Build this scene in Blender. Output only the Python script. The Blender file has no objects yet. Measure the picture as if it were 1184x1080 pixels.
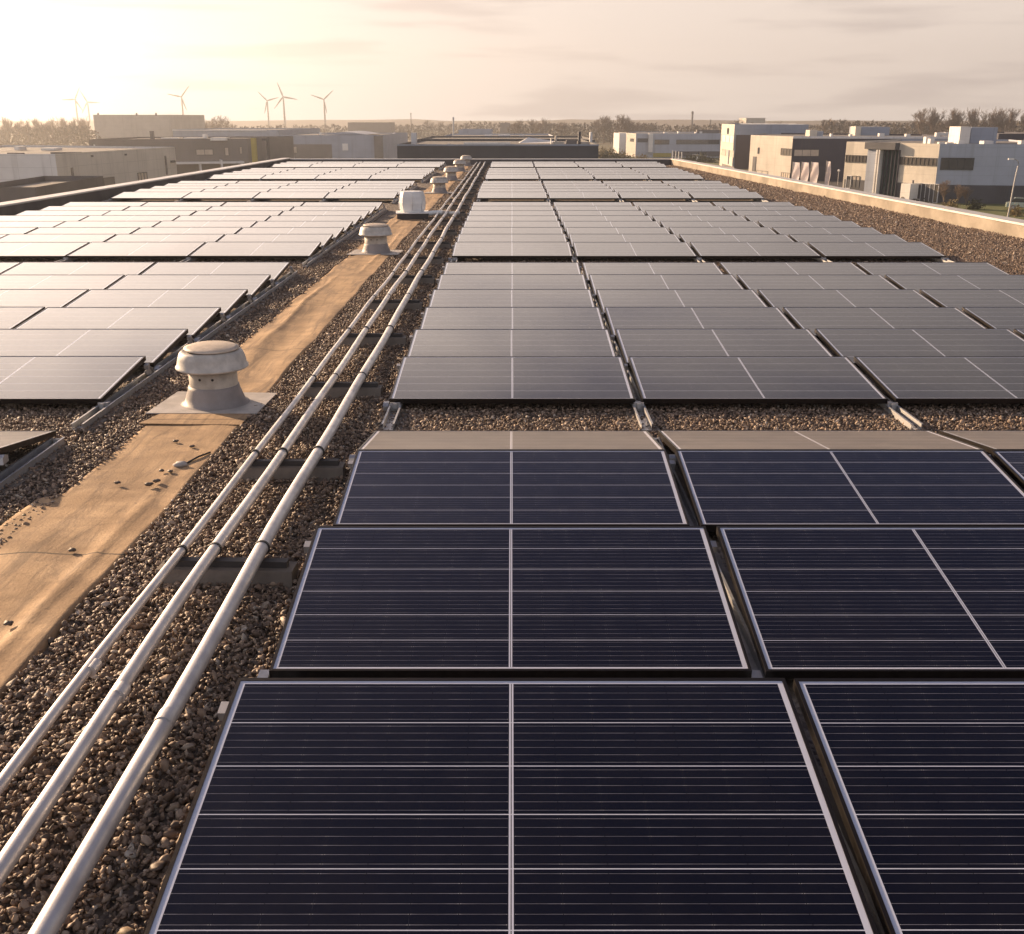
import bpy, bmesh, math, random
import numpy as np
from mathutils import Vector, Matrix
R = math.radians
C = bpy.context.scene.collection
SC = bpy.context.scene
random.seed(7); rng = np.random.default_rng(11)

# ------------------------------------------------------------------ camera
HC, F, TH = 1.956, 1230.0, R(18.18)
cam = bpy.data.objects.new('camera', bpy.data.cameras.new('camera')); C.objects.link(cam)
cam.data.sensor_width = 36; cam.data.lens = 36*F/1184
cam.data.clip_start = .05; cam.data.clip_end = 20000
cam.location = (0, 0, HC); cam.rotation_euler = (R(90)-TH, 0, 0)
SC.camera = cam
def ray(px, py):
    cx, cy = (px-592)/F, (py-540)/F
    return Vector((cx, math.cos(TH)-cy*math.sin(TH), -math.sin(TH)-cy*math.cos(TH)))
def at(px, py, zc): return Vector((0, 0, HC)) + ray(px, py)*zc
def onz(px, py, z):
    d = ray(px, py); return Vector((0, 0, HC)) + d*((z-HC)/d.z)

# ------------------------------------------------------------------ light
SUN_AZ, SUN_EL = R(-50), R(16.5)       # 50 degrees left of straight ahead, low
S = Vector((math.sin(SUN_AZ)*math.cos(SUN_EL), math.cos(SUN_AZ)*math.cos(SUN_EL), math.sin(SUN_EL)))
sl = bpy.data.lights.new('sun', 'SUN'); sl.energy = 5.0; sl.angle = R(.6); sl.color = (1, .70, .43)
so = bpy.data.objects.new('sun', sl); C.objects.link(so)
so.rotation_euler = (-S).to_track_quat('-Z', 'Y').to_euler()
W = bpy.data.worlds.new('World'); SC.world = W; W.use_nodes = True
class NT:
    """small helper for node trees"""
    def __init__(s, nt): s.nt = nt
    def n(s, t, **k):
        x = s.nt.nodes.new(t)
        for a, b in k.items(): setattr(x, a, b)
        return x
    def l(s, a, b): s.nt.links.new(a, b)
    def put(s, v, sock):
        if hasattr(v, 'links'): s.l(v, sock)
        else: sock.default_value = v
    def m(s, op, a, b=0., c=0., clamp=False):
        x = s.n('ShaderNodeMath', operation=op, use_clamp=clamp)
        s.put(a, x.inputs[0]); s.put(b, x.inputs[1]); s.put(c, x.inputs[2]); return x.outputs[0]
    def mix(s, f, a, b, mode='MIX'):
        x = s.n('ShaderNodeMix', data_type='RGBA', blend_type=mode)
        s.put(f, x.inputs[0])
        for v, i in ((a, 6), (b, 7)):
            if isinstance(v, tuple) and len(v) == 3: v = (*v, 1)
            s.put(v, x.inputs[i])
        return x.outputs[2]
    def ss(s, v, a, b):
        x = s.n('ShaderNodeMapRange', interpolation_type='SMOOTHSTEP'); s.put(v, x.inputs[0])
        x.inputs[1].default_value = a; x.inputs[2].default_value = b; return x.outputs[0]
    def noise(s, vec, scale, det=4., rough=.55, dist=0.):
        x = s.n('ShaderNodeTexNoise'); s.put(vec, x.inputs['Vector'])
        x.inputs['Scale'].default_value = scale; x.inputs['Detail'].default_value = det
        x.inputs['Roughness'].default_value = rough; x.inputs['Distortion'].default_value = dist; return x.outputs[0]
    def xyz(s, v):
        x = s.n('ShaderNodeSeparateXYZ'); s.l(v, x.inputs[0]); return x.outputs
    def vec(s, a, b, c):
        x = s.n('ShaderNodeCombineXYZ'); s.put(a, x.inputs[0]); s.put(b, x.inputs[1]); s.put(c, x.inputs[2]); return x.outputs[0]
g = NT(W.node_tree); W.node_tree.nodes.clear()
sky = g.n('ShaderNodeTexSky', sky_type='NISHITA'); sky.sun_disc = False
sky.sun_elevation = SUN_EL; sky.sun_rotation = SUN_AZ; sky.dust_density = 2.5; sky.air_density = 1.0; sky.ozone_density = .6
dirv = g.n('ShaderNodeTexCoord').outputs['Generated']
dx, dy, dz = g.xyz(dirv)
dot = g.m('ADD', g.m('ADD', g.m('MULTIPLY', dx, S.x), g.m('MULTIPLY', dy, S.y)), g.m('MULTIPLY', dz, S.z))
glow = g.m('POWER', g.m('MAXIMUM', dot, 0.), 6.5)
az = g.m('ARCTAN2', dx, dy)
# thin high cloud: long soft bands, thicker towards the horizon
cv = g.vec(g.m('MULTIPLY', az, 1.6), 0., g.m('MULTIPLY', dz, 11.))
n1 = g.noise(cv, 2.3, 5., .55, .4)
n2 = g.noise(g.vec(g.m('ADD', g.m('MULTIPLY', az, 3.), 4.), 2., g.m('MULTIPLY', dz, 30.)), 1.5, 4., .5, .3)
edge = g.m('ADD', dz, g.m('MULTIPLY', g.m('SUBTRACT', n1, .5), .26))
cover = g.m('SUBTRACT', 1., g.ss(edge, .28, .52))
wide = g.m('POWER', g.m('MAXIMUM', dot, 0.), 2.5)
lowv = g.mix(glow, (3.25, 2.78, 2.44), (4.2, 4.1, 3.95))       # hazy air near the horizon
lowg = g.mix(glow, (2.35, 1.99, 1.80), (3.1, 2.75, 2.5))
lowv = g.mix(g.m('MULTIPLY', g.ss(n2, .48, .64), .8), lowv, lowg)
high = g.mix(wide, (1.12, 1.04, 1.06), (10.6, 8.8, 7.6))     # cloud sheet higher up, lit from the sun's side
high = g.mix(g.m('MULTIPLY', g.ss(n2, .45, .7), .35), high, g.mix(wide, (.85, .78, .8), (6.4, 5.2, 4.4)))
veil = g.mix(g.ss(dz, .09, .26), lowv, high)
upper = g.mix(1., sky.outputs[0], (.13, .145, .235), 'MULTIPLY')
col = g.mix(g.m('MULTIPLY', cover, .97), upper, veil)
back = g.ss(g.m('MULTIPLY', dy, -1.), -.05, .6)              # unseen bright sky added behind the camera to fill the shade
col = g.mix(back, col, g.mix(n1, (1.95, 1.95, 2.2), (2.7, 2.6, 2.75)))
bg = g.n('ShaderNodeBackground'); g.l(col, bg.inputs[0]); bg.inputs[1].default_value = .14
g.l(bg.outputs[0], g.n('ShaderNodeOutputWorld').inputs[0])
SC.view_settings.view_transform = 'Standard'; SC.view_settings.look = 'None'
SC.view_settings.gamma = 1; SC.view_settings.exposure = 1.08
SC.cycles.use_denoising = True; SC.cycles.max_bounces = 6; SC.cycles.caustics_reflective = False
SC.cycles.sample_clamp_indirect = 4

# ------------------------------------------------------------------ helpers
def mat(name, col, rough=.7, metal=0., var=.0, scale=8., bump=0., bscale=60., spec=.5, coat=0., col2=None, coords='Object'):
    m = bpy.data.materials.new(name); m.use_nodes = True
    t = NT(m.node_tree); b = m.node_tree.nodes['Principled BSDF']
    b.inputs['Roughness'].default_value = rough; b.inputs['Metallic'].default_value = metal
    b.inputs['Specular IOR Level'].default_value = spec; b.inputs['Coat Weight'].default_value = coat
    b.inputs['Base Color'].default_value = (*col, 1)
    co = t.n('ShaderNodeTexCoord').outputs[coords]
    if var or col2:
        c2 = col2 or tuple(c*(1-var) for c in col)
        f = t.ss(t.noise(co, scale, 6., .6), .3, .7)
        t.l(t.mix(f, col, c2), b.inputs['Base Color'])
        t.l(t.m('ADD', t.m('MULTIPLY', f, .12), rough-.06), b.inputs['Roughness'])
    if bump:
        bp = t.n('ShaderNodeBump'); bp.inputs['Strength'].default_value = bump; bp.inputs['Distance'].default_value = .01
        t.l(t.noise(co, bscale, 4.), bp.inputs['Height']); t.l(bp.outputs[0], b.inputs['Normal'])
    return m
def tag(o, label=None, cat=None, group=None, kind=None):
    if label: o['label'] = label
    if cat: o['category'] = cat
    if group: o['group'] = group
    if kind: o['kind'] = kind
    return o
def empty(name, loc=(0, 0, 0), rot=(0, 0, 0), **k):
    o = bpy.data.objects.new(name, None); C.objects.link(o); o.location = loc; o.rotation_euler = rot
    o.empty_display_size = .1
    return tag(o, **k)
def link(name, me, parent=None, **k):
    o = bpy.data.objects.new(name, me); C.objects.link(o)
    if parent is not None: o.parent = parent
    return tag(o, **k)
class MB:
    """collects shapes for one mesh object"""
    def __init__(s): s.v = []; s.f = []; s.mi = []; s.sm = []
    def add(s, v, f, mi=0, smooth=False):
        o = len(s.v); s.v += [tuple(x) for x in v]; s.f += [tuple(i+o for i in q) for q in f]
        s.mi += [mi]*len(f); s.sm += [smooth]*len(f); return s
    def box(s, x0, x1, y0, y1, z0, z1, mi=0):
        v = [(x, y, z) for z in (z0, z1) for y in (y0, y1) for x in (x0, x1)]
        return s.add(v, [(0, 2, 3, 1), (4, 5, 7, 6), (0, 1, 5, 4), (1, 3, 7, 5), (3, 2, 6, 7), (2, 0, 4, 6)], mi)
    def prism(s, pts, z0, z1, mi=0, top=True, bottom=True):
        n = len(pts); v = [(p[0], p[1], z0) for p in pts]+[(p[0], p[1], z1) for p in pts]
        f = [(i, (i+1) % n, n+(i+1) % n, n+i) for i in range(n)]
        if top: f.append(tuple(range(n, 2*n)))
        if bottom: f.append(tuple(range(n-1, -1, -1)))
        return s.add(v, f, mi)
    def extr(s, poly, x0, x1, mi=0):      # polygon in YZ extruded along X
        n = len(poly); v = [(x0, *p) for p in poly]+[(x1, *p) for p in poly]
        f = [(i, n+i, n+(i+1) % n, (i+1) % n) for i in range(n)]+[tuple(range(n)), tuple(range(2*n-1, n-1, -1))]
        return s.add(v, f, mi)
    def tube(s, pts, rad, seg=10, mi=0, caps=True, smooth=True):
        pts = [Vector(p) for p in pts]; n = len(pts)
        rad = rad if isinstance(rad, (list, tuple)) else [rad]*n
        v = []; f = []
        for i, p in enumerate(pts):
            d = (pts[min(i+1, n-1)]-pts[max(i-1, 0)]).normalized()
            u = d.cross(Vector((0, 0, 1)))
            if u.length < 1e-4: u = Vector((1, 0, 0))
            u.normalize(); w = u.cross(d)
            for k in range(seg):
                a = 2*math.pi*k/seg; v.append(p+(u*math.cos(a)+w*math.sin(a))*rad[i])
        for i in range(n-1):
            for k in range(seg):
                a, b = i*seg+k, i*seg+(k+1) % seg; f.append((a, b, b+seg, a+seg))
        s.add(v, f, mi, smooth)
        if caps:
            s.add(v[:seg], [tuple(range(seg-1, -1, -1))], mi); s.add(v[-seg:], [tuple(range(seg))], mi)
        return s
    def lathe(s, prof, seg=40, mi=0, c=(0, 0, 0), smooth=True):
        v = []; f = []
        for r, z in prof:
            for k in range(seg):
                a = 2*math.pi*k/seg; v.append((c[0]+r*math.cos(a), c[1]+r*math.sin(a), c[2]+z))
        for i in range(len(prof)-1):
            for k in range(seg):
                a, b = i*seg+k, i*seg+(k+1) % seg; f.append((a, b, b+seg, a+seg))
        return s.add(v, f, mi, smooth)
    def mesh(s, name, mats):
        me = bpy.data.meshes.new(name); me.from_pydata(s.v, [], s.f)
        for m in (mats if isinstance(mats, (list, tuple)) else [mats]): me.materials.append(m)
        me.polygons.foreach_set('material_index', s.mi); me.polygons.foreach_set('use_smooth', s.sm); me.update()
        return me
    def build(s, name, mats, parent=None, **k): return link(name, s.mesh(name, mats), parent, **k)
ORD = ['first', 'second', 'third', 'fourth', 'fifth', 'sixth', 'seventh', 'eighth', 'ninth', 'tenth', 'eleventh', 'twelfth', 'thirteenth']

# ------------------------------------------------------------------ materials
M = {}
M['frame'] = mat('panel_frame', (.05, .043, .04), .38, .85, var=.3, scale=20)
M['alu'] = mat('aluminium', (.52, .52, .53), .5, .75, var=.25, scale=14)
M['galv'] = mat('galvanised_pipe', (.66, .64, .63), .42, .45, col2=(.50, .48, .48), scale=9, bump=.05, bscale=120)
M['rubber'] = mat('dark_rubber', (.22, .185, .155), .75, var=.3, bump=.3)
M['strap'] = mat('strap', (.02, .02, .02), .5)
M['ventgrey'] = mat('vent_grey', (.30, .27, .26), .6, var=.25, scale=6)
M['ventcream'] = mat('vent_cream', (.52, .47, .40), .6, var=.35, scale=9)
M['ventcap'] = mat('vent_cap', (.54, .51, .47), .55, var=.3, scale=11)
M['ventlid'] = mat('vent_lid', (.62, .52, .42), .6, var=.3, scale=12)
M['flash'] = mat('flashing', (.46, .43, .41), .65, var=.3, scale=7, bump=.3, bscale=14)
M['white'] = mat('white_plastic', (.74, .74, .73), .5, var=.12, scale=5)
M['dark'] = mat('dark_plinth', (.06, .055, .055), .7, var=.2)
def felt_material():
    m = mat('felt', (.50, .33, .18), .85, col2=(.34, .22, .12), scale=3.5, bump=.3, bscale=70)
    t = NT(m.node_tree); b = m.node_tree.nodes['Principled BSDF']
    co = t.n('ShaderNodeTexCoord').outputs['Object']
    old = b.inputs['Base Color'].links[0].from_socket
    x, y, z = t.xyz(co)
    streak = t.ss(t.noise(t.vec(t.m('MULTIPLY', x, 6.), t.m('MULTIPLY', y, .7), z), 1.9, 6., .7, .7), .46, .66)
    cross = t.ss(t.noise(t.vec(x, t.m('MULTIPLY', y, 5.), z), 2.2, 6., .7, .6), .45, .75)
    spots = t.ss(t.noise(co, 42., 3., .6), .60, .74)
    c = t.mix(t.m('MULTIPLY', streak, .68), old, (.13, .082, .05))  # lengthwise stains, with dark shadow streaks painted in as well
    c = t.mix(t.m('MULTIPLY', cross, .40), c, (.17, .11, .065))
    c = t.mix(t.m('MULTIPLY', spots, .6), c, (.12, .08, .05))
    seam = t.m('LESS_THAN', t.m('FRACT', t.m('DIVIDE', t.m('ADD', y, t.m('MULTIPLY', t.noise(co, 3.), .05)), 2.3)), .006)
    c = t.mix(t.m('MULTIPLY', seam, .8), c, (.03, .022, .016))
    big = t.ss(t.noise(co, 1.1, 5., .65, .8), .45, .66)
    c = t.mix(t.m('MULTIPLY', big, .5), c, (.19, .12, .07))
    t.l(c, b.inputs['Base Color']); return m
M['felt'] = felt_material()
def gravel_base():
    m = bpy.data.materials.new('gravel_base'); m.use_nodes = True; t = NT(m.node_tree); b = m.node_tree.nodes['Principled BSDF']
    co = t.n('ShaderNodeTexCoord').outputs['Object']
    vo = t.n('ShaderNodeTexVoronoi'); vo.inputs['Scale'].default_value = 34; t.l(co, vo.inputs['Vector'])
    h = t.m('SUBTRACT', 1., vo.outputs['Distance'])
    r = t.xyz(vo.outputs['Color'])[0]
    c = t.mix(r, (.075, .058, .048), (.23, .185, .15))
    t.l(c, b.inputs['Base Color']); b.inputs['Roughness'].default_value = .85
    bp = t.n('ShaderNodeBump'); bp.inputs['Strength'].default_value = 1.; bp.inputs['Distance'].default_value = .02
    t.l(h, bp.inputs['Height']); t.l(bp.outputs[0], b.inputs['Normal']); return m
M['gravel_base'] = gravel_base()
def stone_material():
    m = bpy.data.materials.new('pebble'); m.use_nodes = True; t = NT(m.node_tree); b = m.node_tree.nodes['Principled BSDF']
    a = t.n('ShaderNodeAttribute', attribute_name='tone').outputs['Fac']
    cr = t.n('ShaderNodeValToRGB'); t.l(a, cr.inputs[0]); e = cr.color_ramp.elements
    e[0].position = 0; e[0].color = (.09, .07, .058, 1); e[1].position = 1; e[1].color = (.66, .60, .53, 1)
    for p, c in ((.3, (.16, .11, .08)), (.55, (.29, .20, .14)), (.76, (.42, .31, .225)), (.92, (.52, .44, .36))):
        k = e.new(p); k.color = (*c, 1)
    co = t.n('ShaderNodeTexCoord').outputs['Object']
    moss = t.m('MULTIPLY', t.ss(t.noise(co, 1.7, 3., .6), .66, .74), .55)
    c = t.mix(moss, cr.outputs[0], (.17, .135, .035))
    c = t.mix(t.m('MULTIPLY', t.noise(co, 160., 3.), .35), c, (.06, .045, .038))
    t.l(c, b.inputs['Base Color']); b.inputs['Roughness'].default_value = .62
    return m
M['stone'] = stone_material()

PW, PL, PT = 1.70, 1.0, .035
def cell_material(name='solar_cells', d0=.001, d1=.009):
    m = bpy.data.materials.new(name); m.use_nodes = True; t = NT(m.node_tree); b = m.node_tree.nodes['Principled BSDF']
    co = t.n('ShaderNodeTexCoord').outputs['Object']; x, y, z = t.xyz(co)
    ax = t.m('ABSOLUTE', x)
    mg = .028
    border = t.m('MAXIMUM', t.m('GREATER_THAN', ax, PW/2-mg), t.m('MAXIMUM', t.m('LESS_THAN', y, mg-.006), t.m('GREATER_THAN', y, PL-mg+.006)))
    center = t.m('MULTIPLY', t.m('LESS_THAN', ax, .0062), t.m('GREATER_THAN', ax, .0012))
    yy = t.m('MULTIPLY', t.m('SUBTRACT', y, mg-.006), 6/(PL-2*(mg-.006)))
    line = t.m('LESS_THAN', t.m('ABSOLUTE', t.m('SUBTRACT', yy, t.m('ROUND', yy))), .0090)
    bz = t.m('FRACT', t.m('MULTIPLY', yy, 6.))
    xx = t.m('DIVIDE', t.m('SUBTRACT', ax, .0075), (PW/2-mg-.0075)/7)
    gx = t.m('ABSOLUTE', t.m('SUBTRACT', xx, t.m('ROUND', xx)))
    bus = t.m('MULTIPLY', t.m('LESS_THAN', t.m('ABSOLUTE', t.m('SUBTRACT', bz, .5)), .024), t.m('GREATER_THAN', gx, .012))
    gap = t.m('LESS_THAN', gx, .0045)
    wn = t.n('ShaderNodeTexNoise'); wn.inputs['Scale'].default_value = 9; wn.inputs['Detail'].default_value = 5; t.l(co, wn.inputs['Vector'])
    brk = t.ss(wn.outputs[0], .42, .62)
    dots = t.m('MULTIPLY', bus, t.m('LESS_THAN', t.m('ABSOLUTE', t.m('SUBTRACT', gx, .02)), .012))
    white = t.m('MAXIMUM', border, t.m('MAXIMUM', center, line))
    rnd = t.n('ShaderNodeObjectInfo').outputs['Random']
    cell = t.mix(rnd, (.0022, .0022, .0048), (.0044, .0034, .0055))
    cell = t.mix(t.m('MULTIPLY', gap, t.m('MULTIPLY', brk, .3)), cell, (.06, .06, .07))
    cell = t.mix(t.m('MULTIPLY', bus, t.m('ADD', .55, t.m('MULTIPLY', brk, .4))), cell, (.19, .19, .22))
    cell = t.mix(t.m('MULTIPLY', dots, brk), cell, (.5, .5, .5))
    c = t.mix(white, cell, (.52, .55, .66))
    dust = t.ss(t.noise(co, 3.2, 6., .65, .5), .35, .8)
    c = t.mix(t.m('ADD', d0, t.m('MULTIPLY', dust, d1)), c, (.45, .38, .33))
    t.l(c, b.inputs['Base Color'])
    b.inputs['IOR'].default_value = 1.5; b.inputs['Coat Weight'].default_value = .45; b.inputs['Coat Roughness'].default_value = .04; b.inputs['Coat IOR'].default_value = 1.45
    t.l(t.m('ADD', .06, t.m('MULTIPLY', dust, .07)), b.inputs['Roughness'])
    return m
M['cells'] = cell_material(); M['dusty_sheen'] = cell_material('dusty_sheen_cells', .24, .14)  # away-tilted rows: beige dust film with bright sky reflection put into its colour
_b = M['dusty_sheen'].node_tree.nodes['Principled BSDF']; _b.inputs['Coat Weight'].default_value = 0; M['dusty_sheen'].node_tree.links.remove(_b.inputs['Roughness'].links[0]); _b.inputs['Roughness'].default_value = .38; _b.inputs['Specular IOR Level'].default_value = .25

# ------------------------------------------------------------------ the setting: roof, ground
GZ = -8.8
LP = [(-10.78, -6), (-9.62, 48)]; RP = [(9.98, -6), (6.9, 48)]
roof_poly = [(LP[0][0], -6), (RP[0][0], -6), (RP[1][0], 48.0), (LP[1][0], 48.0)]
MB().prism(roof_poly, -.35, 0).build('roof_deck', M['gravel_base'], kind='structure')
M['hostwall'] = mat('host_wall', (.3, .29, .28), .8, var=.1)
MB().prism([(x*.995, y if y < 0 else y-.05) for x, y in roof_poly], GZ, -.36, top=True).build('building_body', M['hostwall'], kind='structure')

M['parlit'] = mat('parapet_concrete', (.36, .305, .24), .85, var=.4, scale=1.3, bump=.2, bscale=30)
M['parshade'] = mat('parapet_shade', (.12, .105, .10), .7, var=.25, scale=2.)  # darker counterpart of parlit: shade on the inner face put into the colour
M['coping'] = mat('coping_metal', (.66, .63, .6), .42, .5, var=.12, scale=2)
def parapet(p, q, w, h, wm, label, side, cop=.035):
    p = Vector((*p, 0)); q = Vector((*q, 0)); d = (q-p).normalized(); nrm = Vector((-d.y, d.x, 0))*side
    e = empty('parapet_wall', p, label=label, cat='parapet')
    def quad(o0, o1): return [tuple((a-p)[:2]) for a in (p+nrm*o0, p+nrm*o1, q+nrm*o1, q+nrm*o0)]
    def pr(b, o0, o1, z0, z1):
        pts = quad(o0, o1)
        if side < 0: pts = pts[::-1]
        b.prism(pts[::-1], z0, z1)
    b = MB(); pr(b, 0, w, -.34, h-cop); b.build('wall', wm, e)
    b = MB(); n = max(1, int((q-p).length/3.0))
    for i in range(n):
        a, c = p+(q-p)*(i/n), p+(q-p)*((i+1)/n)-d*.006
        pts = [tuple((k-p)[:2]) for k in (a-nrm*.025, a+nrm*(w+.03), c+nrm*(w+.03), c-nrm*.025)]
        if side > 0: pts = pts[::-1]
        b.prism(pts, h-cop, h)
    b.build('coping', M['coping'], e); return e
parapet(LP[0], LP[1], .32, .30, M['parshade'], 'long dark parapet with bright metal coping along the left roof edge', 1)
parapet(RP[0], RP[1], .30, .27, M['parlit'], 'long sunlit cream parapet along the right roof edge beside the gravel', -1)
parapet((LP[1][0]-.3, 48), (RP[1][0]+.3, 48), .3, .26, M['parshade'], 'low dark parapet across the far end of the roof', 1)

# ------------------------------------------------------------------ solar panels
def frame_mesh():
    b = MB(); w, l, t, lip = PW/2, PL, PT, .011
    b.box(-w, -w+lip, 0, l, -t, 0); b.box(w-lip, w, 0, l, -t, 0)
    b.box(-w+lip, w-lip, 0, lip, -t, 0); b.box(-w+lip, w-lip, l-lip, l, -t, 0)
    return b.mesh('panel_frame', M['frame'])
FRAME = frame_mesh()
LAMD = MB().box(-PW/2+.011, PW/2-.011, .011, PL-.011, -.012, -.003).mesh('laminate', M['dusty_sheen'])
LAM = MB().box(-PW/2+.011, PW/2-.011, .011, PL-.011, -.012, -.003).mesh('laminate', M['cells'])
def bracket_mesh(side):
    b = MB(); x = side*(PW/2+.026); h = .016
    b.extr([(PL-.10, -.045), (PL-.055, -.042), (PL-.05, -.075), (PL-.095, -.078)], x-h, x+h)          # clamp head beside the frame
    b.extr([(PL-.15, -.080), (PL-.04, -.078), (PL+.115, -.225), (PL+.035, -.235)], x-.004, x+.004)    # upright web
    b.extr([(PL-.04, -.078), (PL-.036, -.074), (PL+.121, -.221), (PL+.115, -.225)], x-h, x+h)         # bent back plate
    return b.mesh('bracket', M['alu'])
BRK = {-1: bracket_mesh(-1), 1: bracket_mesh(1)}
def foot_mesh(side):
    x = side*(PW/2+.026)
    return MB().extr([(-.03, -.085), (.05, -.070), (.05, -.035), (.0, -.03), (-.03, -.045)], x-.019, x+.019).mesh('front_foot', M['alu'])
FOOT = {-1: foot_mesh(-1), 1: foot_mesh(1)}
def panel(xc, yf, zf, yr, zr, label, group, near, rails=(-1,), lam=None):
    ln = math.hypot(yr-yf, zr-zf); tilt = math.atan2(zr-zf, yr-yf)
    e = empty('solar_panel', (xc, yf, zf), (tilt, 0, 0), label=label, cat='solar panel', group=group)
    e.scale = (1, ln/PL, 1)
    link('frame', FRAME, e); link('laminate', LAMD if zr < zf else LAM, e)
    for s in rails:
        link('bracket', BRK[s], e)
        if near: link('front_foot', FOOT[s], e)
PIT = 1.752
# (rows: front y, front z, ridge y, ridge z)
blk1 = [(1.808, .135, 2.939, .300), (3.332, .108, 4.335, .264), (4.73, .112, 5.60, .215), (5.625, .213, 6.40, .096)]
def reg(y0, n, pitch=1.155, zf=.106, zr=.195): return [(y0+i*pitch, zf, y0+i*pitch+.975, zr) for i in range(n)]
blocks = [blk1, reg(7.147, 6, 1.135), reg(15.15, 8, 1.135), reg(26.5, 5, 1.21), reg(35.0, 5, 1.21), reg(43.55, 3, 1.14)]
BN = ['nearest', 'second', 'third', 'fourth', 'fifth', 'farthest']
CN_R = ['column beside the pipes', 'second column from the pipes', 'third column from the pipes', 'column nearest the right parapet']
CN_L = ['column beside the walkway', 'second column from the walkway', 'third column from the walkway', 'column nearest the left parapet']
XL = -2.85
for bi, rows in enumerate(blocks):
    for ri, (yf, zf, yr, zr) in enumerate(rows):
        for ci in range(4):
            if bi == 0 and ci == 3: continue
            if bi == 0 and ci == 2 and ri < 1: continue
            look = ('navy' if ri < 2 else 'dark') if bi == 0 else ('grey' if bi == 1 else 'pale shiny')
            if bi == 0 and ri == 3: look = 'beige away-tilted'
            j = random.uniform(-.006, .006)
            panel(ci*((1.732, 1.745, 1.75, 1.76)[ri] if bi == 0 else PIT)+j, yf, zf+random.uniform(-.002, .002), yr, zr+random.uniform(-.003, .003),
                  f'{look} solar panel, {ORD[ri]} row of {BN[bi]} right-hand block, {CN_R[ci]}', 'solar panels right of the pipes', bi < 3, (-1, 1) if ci == 3 else (-1,))
        for ci in range(4):
            if bi == 0 and (ri != 3 or ci > 0): continue
            xc = XL-PW/2-ci*1.724+random.uniform(-.006, .006)
            if bi == 1 and (xc+PW/2 < -(yr*.95+.6)*.4815-.3): continue
            look = 'beige away-tilted' if bi == 0 else ('tan' if bi == 1 else 'glare-lit')
            panel(xc, yf, zf+random.uniform(-.002, .002), yr, zr+random.uniform(-.003, .003),
                  f'{look} solar panel, {ORD[ri]} row of {BN[bi]} left-hand block, {CN_L[ci]}' if bi else 'beige solar panel corner cut by the left picture edge, tilted away',
                  'solar panels left of the walkway', bi < 3, (-1, 1) if ci == 0 else (-1,))
def rail(x, y0, y1, label, group):
    b = MB(); w = .030
    b.box(x-w, x+w, y0, y1, .022, .027); b.box(x-w-.004, x-w, y0, y1, .022, .068); b.box(x+w, x+w+.004, y0, y1, .022, .068)
    b.box(x-w-.012, x-w-.004, y0, y1, .064, .068); b.box(x+w+.004, x+w+.012, y0, y1, .064, .068)
    e = empty('mounting_rail', (x, y0, 0), label=label, cat='rail', group=group)
    for q in range(len(b.v)): b.v[q] = (b.v[q][0]-x, b.v[q][1]-y0, b.v[q][2])
    b.build('channel', M['alu'], e)
    c = MB(); c.box(-.034, .034, .46, .475, .03, .088); c.box(-.012, .012, .44, .46, .05, .085); c.build('end_clip', M['alu'], e)
    MB().box(-.09, .09, .02, y1-y0-.02, .003, .021).build('rubber_mat', M['rubber'], e)
for bi, rows in enumerate(blocks):
    y0, y1 = rows[0][0]-.50, rows[-1][2]+(.12 if bi else -.05)
    for k in range(5):
        if bi == 0 and k > 3: continue
        nm = ['left edge', 'first gap', 'second gap', 'third gap', 'right edge'][k]
        rail(-PW/2-.026+k*PIT+(.07 if k == 0 else -.07 if k == 4 else 0), y0, y1, f'silver channel rail under the {nm} of the {BN[bi]} right-hand panel block', 'mounting rails right of the pipes')
        nm = ['walkway edge', 'first gap', 'second gap', 'third gap', 'parapet edge'][k]
        if (bi or k == 0) and not (bi == 1 and k > 2):
            rail(XL+.026-k*1.724, y0 if bi else 3.6, y1, f'silver channel rail under the {nm} of the {BN[bi]} left-hand panel block', 'mounting rails left of the walkway')

# ------------------------------------------------------------------ pipes and their supports
SUPY = [4.32]+[5.75+1.86*i for i in range(23)]
pipes = [(-1.098, .030, .143, 'thickest galvanised pipe, nearest the right-hand panels'), (-1.305, .025, .138, 'middle galvanised pipe between the thin and thick ones'), (-1.462, .019, .132, 'thinnest galvanised pipe, nearest the brown walkway')]
for k, (x, r, z, lab) in enumerate(pipes):
    e = empty('metal_pipe', (x, 0, 0), label=lab, cat='pipe', group='pipes running along the roof')
    pts = []
    y = .6
    while y < 47.4:
        pts.append((.006*math.sin(y*.9+k)+.004*math.sin(y*2.3+2*k)-.0011*y, y, z+.003*math.sin(y*1.7+k))); y += .4
    MB().tube(pts, r, 20).build('tube', M['galv'], e)
    for i, yy in enumerate([2.95+k*.18, 12.1-k*.3, 21.5, 34.5]):
        MB().tube([(-.0011*yy+.004, yy-.03, z), (-.0011*yy+.004, yy+.03, z)], r+.0016, 20).build('coupling', M['galv'], e)
    for yy in SUPY:
        if yy > 47: continue
        xo = .006*math.sin(yy*.9+k)+.004*math.sin(yy*2.3+2*k)-.0011*yy
        MB().tube([(xo, yy-.007+.05, z), (xo, yy+.007+.05, z)], r+.006, 18).build('clamp', M['strap'], e)
for i, yy in enumerate(SUPY):
    if yy > 46.8: continue
    e = empty('pipe_support', (-1.255, yy, 0), (0, 0, random.uniform(-.04, .04)), label=f'dark rubber sleeper under the pipes, {ORD[i] if i < 13 else "one of the small far ones"}'+(' from the camera' if i < 13 else ' before the end'), cat='pipe support', group='pipe supports')
    b = MB(); h = .080
    b.extr([(-.075, .0), (.075, 0), (.055, h), (-.055, h)], -.30, .30)
    b.build('block', M['rubber'], e)
    MB().box(-.27, .27, -.022, .022, h+.001, h+.030).build('strut_channel', M['dark'], e)

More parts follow.
